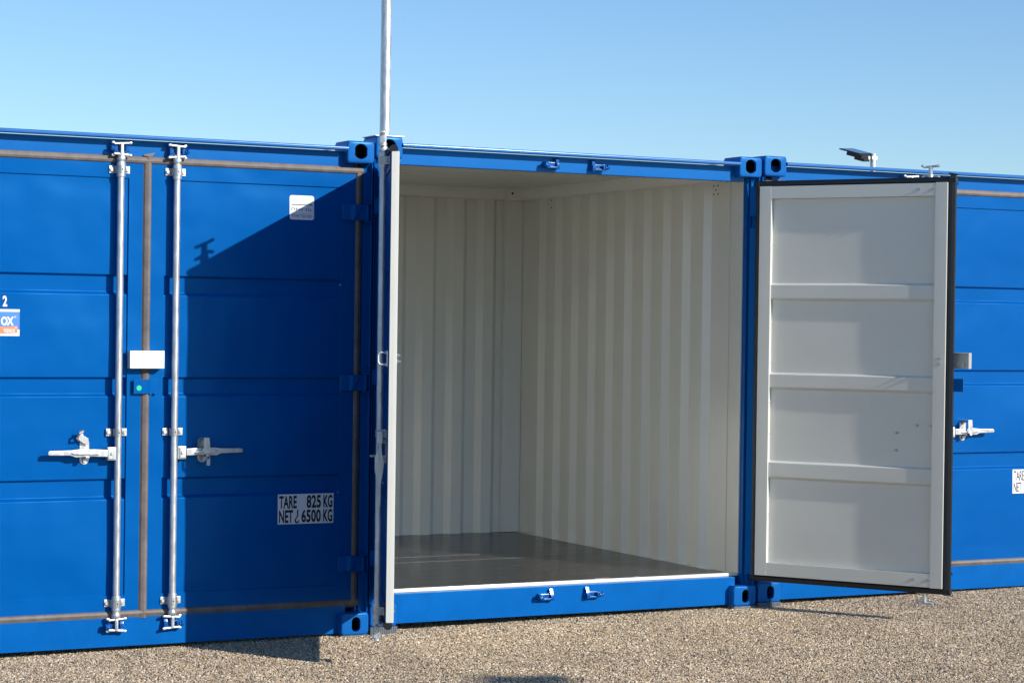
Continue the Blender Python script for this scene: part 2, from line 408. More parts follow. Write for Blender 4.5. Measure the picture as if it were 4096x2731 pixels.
def fillet(p, r=0.0035, n=4):
    o = [p[0]]
    for a, b_, c in zip(p[:-2], p[1:-1], p[2:]):
        A, B_, C_ = Vector(a), Vector(b_), Vector(c)
        u, v = (A-B_), (C_-B_); lu, lv = u.length, v.length; t = min(r, lu*0.45, lv*0.45)
        P, Q = B_+u/lu*t, B_+v/lv*t
        for k in range(n+1):
            s_ = k/n; o.append(tuple(P*(1-s_)**2 + B_*2*s_*(1-s_) + Q*s_*s_))
    o.append(p[-1]); return o

def subdivide_profile(p, step=0.05):
    o = [p[0]]
    for a, b_ in zip(p[:-1], p[1:]):
        n = max(1, int((b_[0]-a[0])/step))
        for i in range(1, n+1): o.append((a[0]+(b_[0]-a[0])*i/n, a[1]+(b_[1]-a[1])*i/n))
    return o

def leaf(parent, right, angle, handle='closed', padlockable=False, stickers=(), shaded=None):
    """door leaf. Built as the right leaf (free edge towards -x, pin at origin), mirrored for the left one."""
    mir = not right
    loc = (W-PX, PY, 0) if right else (PX, PY, 0)
    F = 0.020                               # face plane (relative y)
    XF, XH = -1.0255, -0.048                # free and hinge edge of the frame
    XP0, XP1 = -0.962, -0.113               # panel
    T = 0.035                               # leaf thickness
    b = MB()
    # outside face: flat frame round a recessed panel
    for (x0, x1, z0, z1) in ((XF, XP0, ZB, ZT), (XP1, XH, ZB, ZT), (XP0, XP1, ZB, 0.227), (XP0, XP1, 2.047, ZT)):
        b.quad(((x0, F, z0), (x1, F, z0), (x1, F, z1), (x0, F, z1)))
    prof = subdivide_profile(fillet(groove_profile(False)))
    NX = 24; xs_ = [XP0+(XP1-XP0)*i/NX for i in range(NX+1)]
    rng = random.Random(11 if right else 23)
    dents = [(rng.uniform(XP0, XP1), rng.choice([0.44, 0.9, 1.35, 1.83]), rng.uniform(-0.0035, 0.0035)) for _ in range(6)]
    def bulge(x, z, d):
        if d > 0.00701: return 0
        e = min(x-XP0, XP1-x); e = min(1, e/0.15)
        lim = [0.227, 0.645, 0.736, 1.094, 1.178, 1.538, 1.625, 2.047]
        ez = min(1, min(abs(z-l) for l in lim)/0.12)
        v = sum(a*math.exp(-((x-cx)**2/0.05+(z-cz)**2/0.02)) for cx, cz, a in dents)
        span = [(0.227, 0.645), (0.736, 1.094), (1.178, 1.538), (1.625, 2.047)]
        for (p0, p1) in span:
            if p0 < z < p1: v -= 0.0035*math.sin(math.pi*(z-p0)/(p1-p0))*(1+0.5*math.sin(x*9+p0*7))
        return v*e*min(1, ez*1.5)
    grid = [[b.bm.verts.new((x, F+d+bulge(x, z, d), z)) for x in xs_] for (z, d) in prof]
    for j in range(len(prof)-1):
        for i in range(NX): b.bm.faces.new((grid[j][i], grid[j][i+1], grid[j+1][i+1], grid[j+1][i]))
    for xx, sgn in ((XP0, 1), (XP1, -1)):       # returns of the frame into the panel
        A = [(xx, F, z) for z, d in prof]; B_ = [(xx, F+d, z) for z, d in prof]
        if sgn < 0: A, B_ = B_, A
        b.strip(B_, A)
    b.quad(((XP0, F, 0.227), (XP1, F, 0.227), (XP1, F+0.007, 0.227), (XP0, F+0.007, 0.227)))
    b.quad(((XP0, F+0.007, 2.047), (XP1, F+0.007, 2.047), (XP1, F, 2.047), (XP0, F, 2.047)))
    door = b.build('door', BLUE, parent, loc, 0, mir)
    if not right: door.rotation_euler = (0, 0, -angle)
    else: door.rotation_euler = (0, 0, angle)
    # cream inside: frame tubes and panel
    b = MB(); y0, y1 = F+0.0015, F+T
    fi = [(XF, XP0-0.0006, ZB, ZT), (XP1+0.0006, XH, ZB+0.002, ZT-0.002)]
    for (x0, x1, z0, z1) in fi: b.box(x0, x1, y0, F+0.0345, z0, z1, 0.003)
    b.box(XP0-0.001, XP1+0.001, y0, F+0.0335, 2.0478, ZT-0.003, 0.001); b.box(XP0-0.001, XP1+0.001, y0, F+0.0335, ZB+0.003, 0.2262, 0.001)
    grid = [[b.bm.verts.new((x, F+d+0.003+0.3*bulge(x, z, d), z)) for x in xs_] for (z, d) in prof]
    for j in range(len(prof)-1):
        for i in range(NX): b.bm.faces.new((grid[j][i], grid[j+1][i], grid[j+1][i+1], grid[j][i+1]))
    b.box(XF-0.0005, XF+0.0015, F+0.0165, F+0.0180, ZB, ZT)
    # weld spatter along the frame
    for k in range(9):
        z = 0.3+k*0.19+rng.uniform(-.03, .03); b.box(XP1-0.004, XP1+0.004, F+0.014, F+0.022, z-.004, z+.004, 0.003)
    for k in range(7):
        x = XP0+0.1+k*0.11+rng.uniform(-.02, .02); b.box(x-.004, x+.004, F+0.02, F+0.028, ZB+0.058, ZB+0.064, 0.003)
    b.build('inner_panel', CREAM, door, mirror=mir)
    def bolt(x, y, z, k=1.0):
        b = MB(); b.tube([(x, y, z), (x, y+0.006*k, z)], 0.0085*k, 6); b.tube([(x, y+0.005*k, z), (x, y+0.013*k, z)], 0.0043*k, 8)
        b.build('bolt', STEEL, door, mirror=mir)
    # gasket: bead visible from outside plus flap wrapped round the frame
    b = MB(); gm = SEAL if angle < 0.1 else RUBBER; Wd = 0.036; open_ = angle > 0.1
    bead = [(-0.0015, F-0.0008), (0.003, F-0.007), (0.012, F-0.010), (0.019, F-0.0085), (0.028, F-0.004), (Wd, F+0.006), (Wd-0.002, F+0.022), (0.020, F+0.028), (0.008, F+0.0290), (0.0, F+0.022)]
    def run(horizontal, a0, a1, base, sgn, kk=1.0):
        ps = [(base+sgn*kk*q[0], q[1]) for q in bead]
        if horizontal: b.prism([(q[1], q[0]) for q in ps], 'x', a0, a1, 0)
        else: b.prism(ps, 'z', a0, a1, 0)
    xa = XF-Wd if right else XF
    hx = 0.030 if open_ else 0.033
    run(True, xa, XH+hx, ZT, 1, 0.75 if open_ else 1); run(True, xa, XH+hx, ZB, -1, 0.80 if open_ else 1)
    run(False, ZB-0.018, ZT+0.018, XH, 1, 0.70 if open_ else 0.93)
    if open_ and not right: b.box(XH-0.002, -0.010, F+0.024, F+0.052, ZB, ZT, 0.004)  # extra gasket thickness added on the open left leaf to shade the post
    if right:
        run(False, ZB-(0.030 if open_ else 0.034), ZT+(0.030 if open_ else 0.034), XF, -1)
        b.prism([(XF-0.040, ZT+0.034), (XF-0.036, ZT+0.040), (XF+0.014, ZT+0.050), (XF-0.002, ZT+0.030)], 'y', F-0.011, F-0.008)
    b.build('door_gasket', gm, door, mirror=mir, sharp=16)
    # lock rod with collars and cams
    XR, YR = -0.916, -0.009
    b = MB(); b.tube([(XR, YR, 0.125), (XR, YR, 2.155)], 0.0148, 20)
    for (z0, dz) in ((2.081, 1), (0.196, -1)):
        b.tube([(XR, YR, z0-0.032), (XR, YR, z0-0.024), (XR, YR, z0+0.024), (XR, YR, z0+0.032)], [0.0185, 0.0195, 0.0195, 0.0185], 20)
    for (z0, d) in ((2.130, 1), (0.143, -1)):
        b.tube([(XR, YR, z0-0.014*d), (XR, YR, z0-0.006*d), (XR, YR, z0+0.006*d), (XR, YR, z0+0.018*d)], [0.0150, 0.0195, 0.0190, 0.010], 16)
        zc = z0+0.040*d
        b.box(XR-0.007, XR+0.007, YR-0.016, YR+0.012, zc-0.026, zc+0.026, 0.003)
        b.box(XR-0.002, XR+0.002, YR-0.018, YR-0.010, zc-0.02, zc+0.02, 0.001)
        for q in (-1, 1):
            t_ = Matrix.Rotation(R(10*q), 3, 'Y')
            b.box(XR-0.040, XR+0.036, YR-0.012, YR+0.006, zc+q*0.024-0.005, zc+q*0.024+0.005, 0.004, rot=Matrix.Rotation(R(4*q), 3, 'Y'))
            b.box(XR-0.046, XR-0.030, YR-0.014, YR+0.004, zc+q*0.027-0.006, zc+q*0.027+0.006, 0.005)
            b.box(XR+0.028, XR+0.044, YR-0.004, YR+0.014, zc+q*0.027-0.006, zc+q*0.027+0.006, 0.005)
    b.build('locking_rod', GALV, door, mirror=mir)
    for z0 in (2.081, 0.939, 0.196):
        b = MB(); hh = 0.0165
        for q in (-1, 1):
            b.box(XR+q*0.034-0.013, XR+q*0.034+0.013, F-0.006, F-0.001, z0-hh, z0+hh, 0.0022)
            b.tube([(XR+q*0.036, F-0.007, z0), (XR+q*0.036, F-0.014, z0)], 0.0078, 8)
        rr = 0.0215 if z0 != 0.939 else 0.0180
        arc = [(XR+rr*math.cos(a), YR-rr*math.sin(a)) for a in [math.pi*k/10 for k in range(11)]]
        arc = [(XR+rr, F-0.004)]+arc+[(XR-rr, F-0.004)]
        inner = [(XR+(rr-0.003), F-0.003)]+[(XR+(rr-0.003)*math.cos(math.pi*k/10), YR-(rr-0.003)*math.sin(math.pi*k/10)) for k in range(11)]+[(XR-(rr-0.003), F-0.003)]
        for i in range(len(arc)-1):
            a_, c_ = arc[i], arc[i+1]; d_, e_ = inner[i+1], inner[i]
            b.quad(((a_[0], a_[1], z0-hh), (a_[0], a_[1], z0+hh), (c_[0], c_[1], z0+hh), (c_[0], c_[1], z0-hh)))
            for zz in (z0-hh, z0+hh): b.quad(((a_[0], a_[1], zz), (c_[0], c_[1], zz), (d_[0], d_[1], zz), (e_[0], e_[1], zz)))
        b.box(XR-0.0025, XR+0.0025, YR-rr-0.001, YR-rr+0.004, z0-0.0025, z0+0.0025, mi=1)
        b.build('rod_guide', [ZINC, DARK], door, mirror=mir)
        for q in (-1, 1): bolt(XR+q*0.036, F+T-0.006 if z0 != 0.939 else F+0.010, z0)
    # handle
    ZHd = 0.848
    b = MB()
    if handle == 'hang':
        zh = 0.925
        b.box(XR-0.050, XR-0.012, YR-0.015, YR+0.013, zh-0.030, zh+0.026, 0.004)
        b.box(XR-0.046, XR-0.020, YR-0.010, YR-0.002, zh-0.05, zh+0.01, 0.002)
        b.prism([(YR-0.006, zh-0.01), (YR+0.006, zh-0.01), (YR+0.010, zh-0.07), (YR+0.020, zh-0.105), (YR+0.013, zh-0.160), (YR+0.006, zh-0.195),
                 (YR+0.006, zh-0.290), (YR-0.004, zh-0.290), (YR-0.008, zh-0.19), (YR-0.021, zh-0.140), (YR-0.021, zh-0.085), (YR-0.010, zh-0.05)], 'x', XR-0.046, XR-0.034, 0.002)
    else:
        b.box(XR+0.012, XR+0.052, YR-0.016, YR+0.016, ZHd-0.029, ZHd+0.029, 0.004)
        b.box(XR+0.020, XR+0.050, YR-0.020, YR-0.014, ZHd-0.024, ZHd+0.024, 0.003)
        b.tube([(XR+0.032, YR-0.020, ZHd), (XR+0.032, YR-0.026, ZHd)], [0.0075, 0.005], 12)
        zc = ZHd+0.003
        b.prism([(XR+0.050, zc-0.016), (XR+0.090, zc-0.015), (XR+0.110, zc-0.013), (XR+0.190, zc-0.017), (XR+0.215, zc-0.008), (XR+0.310, zc-0.006),
                 (XR+0.314, zc-0.002), (XR+0.314, zc+0.010), (XR+0.306, zc+0.014), (XR+0.215, zc+0.015), (XR+0.180, zc+0.019), (XR+0.110, zc+0.018), (XR+0.050, zc+0.015)], 'y', YR-0.022, YR-0.006, 0.003)
        b.prism([(XR+0.085, zc-0.004), (XR+0.130, zc-0.008), (XR+0.200, zc-0.004), (XR+0.215, zc+0.004), (XR+0.170, zc+0.009), (XR+0.105, zc+0.007)], 'y', YR-0.030, YR-0.020, 0.003)
        for k in range(16):      # cast lettering ridges on the grip
            x = XR+0.222+k*0.0054; b.box(x, x+0.003, YR-0.0232, YR-0.021, zc+0.004-(0.006 if k > 7 else 0), zc+0.010-(0.006 if k > 7 else 0))
    b.build('handle', ZINC, door, mirror=mir)
    # handle keeper plate with hasp
    XK = XR+0.140; b = MB()
    b.prism([(XK+0.021*math.cos(a), ZHd+0.01+(0.035 if math.sin(a) > 0 else -0.035)+0.021*math.sin(a)) for a in [2*math.pi*(k+.5)/20 for k in range(20)]], 'y', F+0.001, F+0.006, 0)
    for q in (-1, 1):
        b.tube([(XK, F+0.001, ZHd+0.010+q*0.040), (XK, F-0.008, ZHd+0.010+q*0.040)], 0.0095, 6)
    b.box(XK-0.012, XK+0.012, YR+0.002, F+0.002, ZHd-0.020, ZHd-0.010, 0.002)
    b.box(XK-0.004, XK+0.014, YR-0.036, YR-0.010, ZHd-0.018, ZHd-0.008, 0.003)
    if handle == 'closed':
        b.prism([(XK-0.015, ZHd+0.066), (XK+0.012, ZHd+0.066), (XK+0.016, ZHd+0.022), (XK+0.026, ZHd+0.010), (XK+0.012, ZHd-0.008), (XK-0.012, ZHd-0.006), (XK-0.024, ZHd+0.010), (XK-0.014, ZHd+0.024)], 'y', YR-0.034, YR-0.030, 0.001)
        b.box(XK-0.014, XK+0.013, YR-0.032, F, ZHd+0.052, ZHd+0.066, 0.003)
    elif handle == 'open_hasp':
        b.prism([(XK-0.014, ZHd+0.040), (XK+0.012, ZHd+0.046), (XK+0.030, ZHd+0.060), (XK+0.036, ZHd+0.084), (XK+0.014, ZHd+0.092), (XK+0.008, ZHd+0.078), (XK-0.012, ZHd+0.066)], 'y', F-0.018, F-0.013, 0.001)
        b.tube([(XK+0.03, F-0.016, ZHd+0.058), (XK+0.044, F-0.036, ZHd+0.068), (XK+0.036, F-0.046, ZHd+0.090), (XK+0.018, F-0.040, ZHd+0.098)], 0.005, 8)
        b.tube([(XK+0.024, F-0.016, ZHd+0.088), (XK+0.030, F-0.034, ZHd+0.098), (XK+0.016, F-0.042, ZHd+0.101)], 0.004, 8)
    b.build('handle_keeper', ZINC, door, mirror=mir)
    for q in (-1, 1): bolt(XK, F+0.010, ZHd+0.010+q*0.042)
    # hinge side plate behind the gasket, added to keep sun off the post
    b = MB()
    for (za, zb) in ((ZB, 1.905), (1.965, ZT)): b.box(XH-0.002, 0.014, F+0.006, F+0.009, za, zb)
    b.build('hinge_sun_blocker', BLUE, door, mirror=mir)
    # hinges
    for zc in (1.935, 1.154, 0.324):
        b = MB(); hz = 0.036
        b.prism([(XP1-0.006, F-0.001), (XP1-0.002, F-0.006), (XP1+0.036, F-0.014), (XP1+0.050, F-0.026), (-0.012, F-0.030), (0.008, F-0.024), (0.008, F-0.010), (-0.030, F-0.010), (-0.036, F-0.014), (XP1+0.056, F-0.014), (XP1+0.044, F-0.001)], 'z', zc-hz, zc+hz, 0.0015)
        b.prism([(XP1+0.04, zc-hz+0.004), (XP1+0.05, zc-hz+0.004), (XP1+0.085, zc+hz-0.006), (XP1+0.075, zc+hz-0.006)], 'y', F-0.034, F-0.026, 0.001)
        b.tube([(0, 0, zc-hz), (0, 0, zc+hz)], 0.013, 14)
        b.build('hinge', BLUE, door, mirror=mir)
    if right:
        # lock box half: open-backed guard overhanging the seam
        b = MB(); x0, x1, z0, z1 = -1.128, -0.972, 1.218, 1.295; ya = -0.032; t = 0.004
        b.box(x0, x1, ya, ya+t, z0, z1, 0.0015); b.box(x0, x0+t, ya+t, F-0.012, z0, z1, 0.001)
        b.box(x0+t, x1, ya+t, F-0.014, z1-t, z1, 0.001)
        b.box(x1-t, x1, ya+t, F, z0, z1-t, 0.001); b.box(XF+0.004, x1-t, F-0.006, F-0.001, z0+0.004, z1-t, 0.001)
        b.box(x0+0.03, x0+0.036, ya+t, F-0.02, z0+0.01, z0+0.03)
        b.build('lock_box', LOCKZ, door, mirror=mir)
        b = MB(); b.prism([(-1.100, 0.000), (-1.040, -0.001), (-1.022, 0.010), (-1.000, 0.014), (-0.985, 0.016), (-0.985, 0.0195), (-1.004, 0.0195), (-1.026, 0.0150), (-1.042, 0.0035), (-1.100, 0.0045)], 'z', 1.107, 1.170, 0.0008)
        for dx in (0, 0.022): b.tube([(-1.022+dx, 0.012, 1.104), (-1.022+dx, 0.004, 1.107)], 0.004, 8)
        b.build('seam_plate', BLUE, door, mirror=mir)
        b = MB(); xc, zc = -1.0765, 1.132
        b.bm.faces.new([b.bm.verts.new((xc+0.0118*math.cos(a), -0.0022, zc+0.0118*math.sin(a))) for a in [2*math.pi*k/24 for k in range(24)]])
        b.build('round_sticker', GREEN, door, label='green round sticker')
        for zz in (1.240, 1.266): bolt(XF+0.03, F+T-0.001, zz)
    else:
        b = MB(); xs2 = XF+0.022; z0, z1 = 1.229, 1.279; yo = F-0.042
        path = [(xs2, F, z0), (xs2, yo+0.012, z0), (xs2, yo+0.004, z0+0.003), (xs2, yo, z0+0.012), (xs2, yo, z1-0.012), (xs2, yo+0.004, z1-0.003), (xs2, yo+0.012, z1), (xs2, F, z1)]
        b.tube(path, 0.0048, 10); b.box(xs2-0.012, xs2+0.012, F-0.008, F-0.001, z0-0.008, z1+0.008, 0.002)
        for zz in (z0, z1): b.tube([(xs2, F-0.014, zz), (xs2, F-0.007, zz)], [0.006, 0.009], 8)
        b.build('lock_staple', GALV, door, mirror=mir)
        for zz in (z0+0.012, z1-0.012): bolt(xs2, F+T-0.001, zz, 1.2)
    # stickers (x measured from the pin, not mirrored)
    y = F+0.0062
    def flat(b, x0, x1, z0, z1, yy, mi, r=0.0):
        if r > 0.004:
            pts = rounded((x0+x1)/2, (z0+z1)/2, x1-x0, z1-z0, r, 64); cx_, cz_ = (x0+x1)/2, (z0+z1)/2
            rg = [[b.bm.verts.new((cx_+(p[0]-cx_)*q, yy, cz_+(p[1]-cz_)*q)) for p in pts] for q in (0.25, 0.5, 0.75, 1.0)]
            f = b.bm.faces.new(rg[0]); f.material_index = mi
            for A_, B_ in zip(rg[:-1], rg[1:]):
                for k in range(64): f = b.bm.faces.new((A_[k], A_[(k+1) % 64], B_[(k+1) % 64], B_[k])); f.material_index = mi
        else:
            nx, nz = 10, 6
            g_ = [[b.bm.verts.new((x0+(x1-x0)*i/nx, yy, z0+(z1-z0)*j/nz)) for i in range(nx+1)] for j in range(nz+1)]
            for j in range(nz):
                for i in range(nx): f = b.bm.faces.new((g_[j][i], g_[j][i+1], g_[j+1][i+1], g_[j+1][i])); f.material_index = mi
    def conform(b):
        for v in b.bm.verts: v.co.y += bulge(v.co.x if right else -v.co.x, v.co.z, 0.007)-0.0004
    for st in stickers:
        b = MB()
        if st == 'tare':
            x0, z0, ww, hh = -0.4115, 0.513, 0.273, 0.136
            flat(b, x0, x0+ww, z0, z0+hh, y, 0, 0.002)
            b.text('TARE', x0+0.006, x0+0.092, z0+0.071, z0+0.129, y-0.00120, 1, 0.030, 1.04)
            b.text('825', x0+0.140, x0+0.210, z0+0.071, z0+0.130, y-0.00120, 1, 0.030, 1.04)
            b.text('KG', x0+0.222, x0+0.267, z0+0.071, z0+0.129, y-0.00120, 1, 0.030, 1.04)
            b.text('NET', x0+0.006, x0+0.074, z0+0.006, z0+0.064, y-0.00120, 1, 0.030, 1.04)
            b.text('6500', x0+0.115, x0+0.210, z0+0.006, z0+0.065, y-0.00120, 1, 0.030, 1.04)
            b.text('KG', x0+0.222, x0+0.267, z0+0.006, z0+0.064, y-0.00120, 1, 0.030, 1.04)
            hk = [(0.0965, 0.064, 3.2), (0.0965, 0.036, 3.0), (0.0885, 0.025, 2.6), (0.0850, 0.016, 3.4), (0.0885, 0.0075, 4.2), (0.0960, 0.0060, 3.6), (0.1020, 0.0120, 2.4), (0.1045, 0.0230, 0.4)]
            L_, R__ = [], []
            for i, (hx_, hz_, hw_) in enumerate(hk):
                p_, n_ = hk[max(i-1, 0)], hk[min(i+1, len(hk)-1)]; t_ = Vector((n_[0]-p_[0], n_[1]-p_[1])).normalized(); q_ = hw_*0.001
                L_.append((x0+hx_-t_.y*q_, y-0.00120, z0+hz_+t_.x*q_)); R__.append((x0+hx_+t_.y*q_, y-0.00120, z0+hz_-t_.x*q_))
            b.strip(L_, R__, 1)
            conform(b); b.build('weight_sticker', [WHITE, INK], door)
        elif st == 'tare_thin':
            x0, z0, ww, hh = -0.424, 0.509, 0.260, 0.130
            flat(b, x0, x0+ww, z0, z0+hh, y, 0, 0.003)
            b.text('TARE', x0+0.008, x0+0.080, z0+0.070, z0+0.122, y-0.00120, 1, 0.0, 0.95)
            b.text('NET', x0+0.008, x0+0.062, z0+0.008, z0+0.060, y-0.00120, 1, 0.0, 0.95)
            conform(b); b.build('weight_sticker', [WHITE, INK], door)
        elif st == 'type':
            x0, z0, ww, hh = -0.3730, 1.893, 0.119, 0.110
            flat(b, x0, x0+ww, z0, z0+hh, y, 0, 0.009)
            flat(b, x0+0.009, x0+ww-0.009, z0+0.080, z0+0.101, y-0.00120, 1)
            flat(b, x0+0.009, x0+ww-0.009, z0+0.0735, z0+0.0755, y-0.00120, 2)
            flat(b, x0+0.009, x0+ww-0.009, z0+0.066, z0+0.070, y-0.00120, 3)
            flat(b, x0+0.009, x0+ww-0.009, z0+0.0295, z0+0.0302, y-0.00120, 3)
            b.text('DNV\u00b7GL', x0+0.009, x0+ww-0.009, z0+0.040, z0+0.0545, y-0.00120, 3, 0.004, 1.1)
            b.text('TYPE TESTED', x0+0.009, x0+ww-0.009, z0+0.010, z0+0.0225, y-0.00120, 3, 0.0, 1.0)
            conform(b); b.build('approval_sticker', [WHITE, PALE, OLIVE, NAVY], door)
        elif st == 'number':
            # left leaf: local x = container x - PX
            x0, z0 = 0.4140, 1.479
            flat(b, x0-0.006, x0+0.024, z0-0.006, z0+0.054, y, 0)
            b.text('2', x0-0.0015, x0+0.0205, z0-0.0015, z0+0.0475, y-0.00120, 1, 0.05)
            b.text('2', x0, x0+0.019, z0, z0+0.046, y-0.00180, 2, 0.03)
            conform(b); b.build('number_sticker', [PATCH, NAVY, WHITE], door)
        elif st == 'logo':
            x1, z0 = 0.4875, 1.354; x0 = x1-0.30
            flat(b, x0, x1, z0, z0+0.1135, y, 0, 0.0015)
            flat(b, x0, x1-0.0002, z0+0.028, z0+0.103, y-0.00110, 1)
            b.text('OX', x1-0.0800, x1-0.0255, z0+0.044, z0+0.082, y-0.00160, 0, 0.04, 0.95)
            b.text('\u00ae', x1-0.0235, x1-0.0140, z0+0.076, z0+0.086, y-0.00160, 0)
            pts = [(x0+0.05, 0.002), (x1-0.010, 0.014), (x1-0.009, 0.042), (x0+0.05, 0.030)]
            f = b.bm.faces.new([b.bm.verts.new((p[0], y-0.00180, z0+p[1])) for p in pts]); f.material_index = 2
            b.text("l'espace\"", x1-0.0785, x1-0.0140, z0+0.009, z0+0.038, y-0.00230, 0)
            conform(b); b.build('logo_sticker', [WHITE, LOGO, ORANGE], door)
    return door

def container(name, loc, label, openness, handles, stickers, hides=()):
    root = empty(name, loc, label, 'shipping container', 'row of small blue storage containers')
    for (x, y, bk) in ((0, 0, False), (W-CW, 0, False), (0, D-CD, True), (W-CW, D-CD, True)):
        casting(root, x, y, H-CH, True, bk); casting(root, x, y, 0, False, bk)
    # corner posts (stepped section) front and back
    for s_ in (0, 1):
        b = MB()
        fx = (lambda x: x) if s_ == 0 else (lambda x: W-x)
        def bx(xa, xb, *r, **k): b.box(min(fx(xa), fx(xb)), max(fx(xa), fx(xb)), *r, **k)
        bx(0.004, 0.036, 0.046, 0.16, CH, H-CH, bev=0.003)
        bx(0.036, 0.052, 0.0885, 0.16, CH, H-CH, bev=0.002)
        bx(0.0, 0.006, 0.018, 0.047, CH, H-CH, bev=0.002); bx(0.0355, 0.0500, 0.0595, 0.0890, CH, H-CH, bev=0.001)
        for zc in (1.935, 1.154, 0.324):           # hinge lugs
            for q in (-1, 1): bx(0.006, 0.036, 0.012, 0.046, zc+q*0.0425-0.005, zc+q*0.0425+0.005, bev=0.001)
        b.build('corner_post', BLUE, root)
        b = MB(); bx(0.004, 0.040, D-0.14, D-0.01, CH, H-CH, bev=0.003); b.build('corner_post', BLUE, root)
    # header with lip
    b = MB()
    b.box(CW-0.06, W-CW+0.06, 0.050, 0.10, 2.137, 2.214, 0.004)
    b.build('header', BLUE_F, root)
    b = MB()
    b.prism([(0.052, 2.2310), (0.052, 2.2170), (-0.006, 2.2150), (-0.0085, 2.2165), (-0.0095, 2.2190), (-0.0095, 2.2255), (-0.0088, 2.2282), (-0.0070, 2.2302), (-0.0045, 2.2315), (-0.001, 2.2320)], 'x', CW-0.003, W-CW+0.003)
    b.build('header_lip', BLUE_L, root)
    # sill
    b = MB(); b.box(0.10, W-0.10, 0.046, 0.12, 0.004, 0.1425, 0.003); b.build('sill', BLUE_D, root)
    b = MB(); b.box(0.058, W-0.058, 0.0862, 0.1080, 0.1428, 0.1590, 0.002); b.build('threshold_strip', CREAM, root)
    for (s1, xk) in ((1, W/2-0.130), (-1, W/2+0.130)):
        keeper(root, xk, 2.172, s1, True); keeper(root, xk, 0.097, s1, False)
    # bottom rails and rear header
    b = MB(); b.box(0.01, 0.06, CD-0.01, D-CD+0.01, 0.004, 0.146, 0.003); b.box(W-0.06, W-0.01, CD-0.01, D-CD+0.01, 0.004, 0.146, 0.003)
    b.box(0.10, W-0.10, D-0.06, D-0.01, 0.004, 0.146, 0.003); b.build('bottom_rail', BLUE_D, root)
    b = MB(); b.box(0.012, 0.060, CD-0.01, D-CD+0.01, 2.155, 2.225, 0.003); b.box(W-0.060, W-0.012, CD-0.01, D-CD+0.01, 2.155, 2.225, 0.003)
    b.box(CW-0.01, W-CW+0.01, D-0.06, D-0.012, 2.155, 2.225, 0.003); b.build('top_rail', BLUE, root)
    # walls: cream inside, blue outside
    def wall(prof, P, z0, z1, thick, nm):
        b = MB()
        A = [P(a, o, z0) for a, o in prof]; Bv = [P(a, o, z1) for a, o in prof]
        A2 = [P(a, o-thick, z0) for a, o in prof]; B2 = [P(a, o-thick, z1) for a, o in prof]
        b.strip(A, Bv, 0); b.strip(B2, A2, 1); b.build(nm, [CREAM, BLUE], root)
    pr = corr(0.20, 2.50, start=0.19)
    wall(pr, lambda a, o, z: (W-0.046-o, a, z), 0.140, 2.200, 0.004, 'side_wall')
    wall(pr, lambda a, o, z: (0.046+o, a, z), 0.140, 2.200, 0.004, 'side_wall')
    wall([(W-a, o) for a, o in corr(0.05, W-0.05, start=0.155)], lambda a, o, z: (a, 2.532-o, z), 0.140, 2.200, 0.004, 'back_wall')
    # front inner jambs and back corner plates (cream)
    for s_ in (0, 1):
        b = MB(); fx = (lambda x: x) if s_ == 0 else (lambda x: W-x)
        def bx(xa, xb, *r, **k): b.box(min(fx(xa), fx(xb)), max(fx(xa), fx(xb)), *r, **k)
        bx(0.030, 0.0575, 0.0890, 0.165, 0.149, 2.18, bev=0.003); bx(0.030, 0.0470, 0.165, 0.214, 0.149, 2.18, bev=0.001)
        q = fx(0.0485); b.tube([(q, 0.216, 0.15), (q+0.0005, 0.217, 0.6), (q, 0.2155, 1.1), (q-0.0005, 0.2165, 1.7), (q, 0.216, 2.17)], 0.0022, 6)
        b.build('door_jamb', CREAM, root)
        b = MB(); bx(0.048, 0.166, 2.488, 2.530, 0.149, 2.18, bev=0.003); b.build('corner_plate', CREAM, root)
    # ceiling beams
    b = MB()
    b.box(0.050, 0.15, 0.20, 2.46, 2.146, 2.240, 0.040, seg=6); b.box(W-0.15, W-0.050, 0.20, 2.46, 2.146, 2.240, 0.040, seg=6)
    b.box(0.14, W-0.14, 2.425, 2.535, 2.148, 2.244, 0.040, seg=6)
    b.box(W-0.205, W-0.060, 2.395, 2.527, 2.146, 2.216, 0.003); b.box(0.060, 0.205, 2.395, 2.527, 2.146, 2.216, 0.003)
    b.tube([(W-0.172, 2.3955, 2.186), (W-0.172, 2.392, 2.186)], 0.007, 10, mi=1)
    b.build('ceiling_beam', [CREAM, DARK], root)
    # roof sheet: corrugated across
    b = MB(); prof = corr(0.06, D-0.04, pitch=0.20, depth=0.010, start=0.05)
    A = [(0.02, a, 2.208+o) for a, o in prof]; Bv = [(W-0.02, a, 2.208+o) for a, o in prof]
    b.strip(A, Bv, 0); b.strip([(p[0], p[1], p[2]+0.003) for p in Bv], [(p[0], p[1], p[2]+0.003) for p in A], 1)
    b.build('roof', [CREAM, BLUE], root)
    # floor boards
    for (ya, yb) in ((0.1085, 1.184), (1.187, 1.420), (1.423, 2.528)):
        b = MB(); b.box(0.048, W-0.048, ya, yb, 0.124, 0.148, 0.001); b.build('floor_board', PLY, root)
    b = MB()
    for (yy, x0, x1) in ((1.1855, 0.3, 1.55), (1.4215, 0.5, 1.40)): b.box(x0, x1, yy-0.0022, yy+0.0022, 0.1455, 0.1482)
    b.build('floor_joint', CHALK, root)
    # trim where the walls meet the floor
    for x_ in (0.050, W-0.0768): b = MB(); b.box(x_, x_+0.0268, 0.32, 2.47, 0.146, 0.1505, 0.001); b.build('base_trim', CREAM, root)
    # vents in the side walls
    def offs(y):
        for (a0, o0), (a1, o1) in zip(pr[:-1], pr[1:]):
            if a0 <= y <= a1: return o0+(o1-o0)*(y-a0)/max(a1-a0, 1e-6)
        return 0
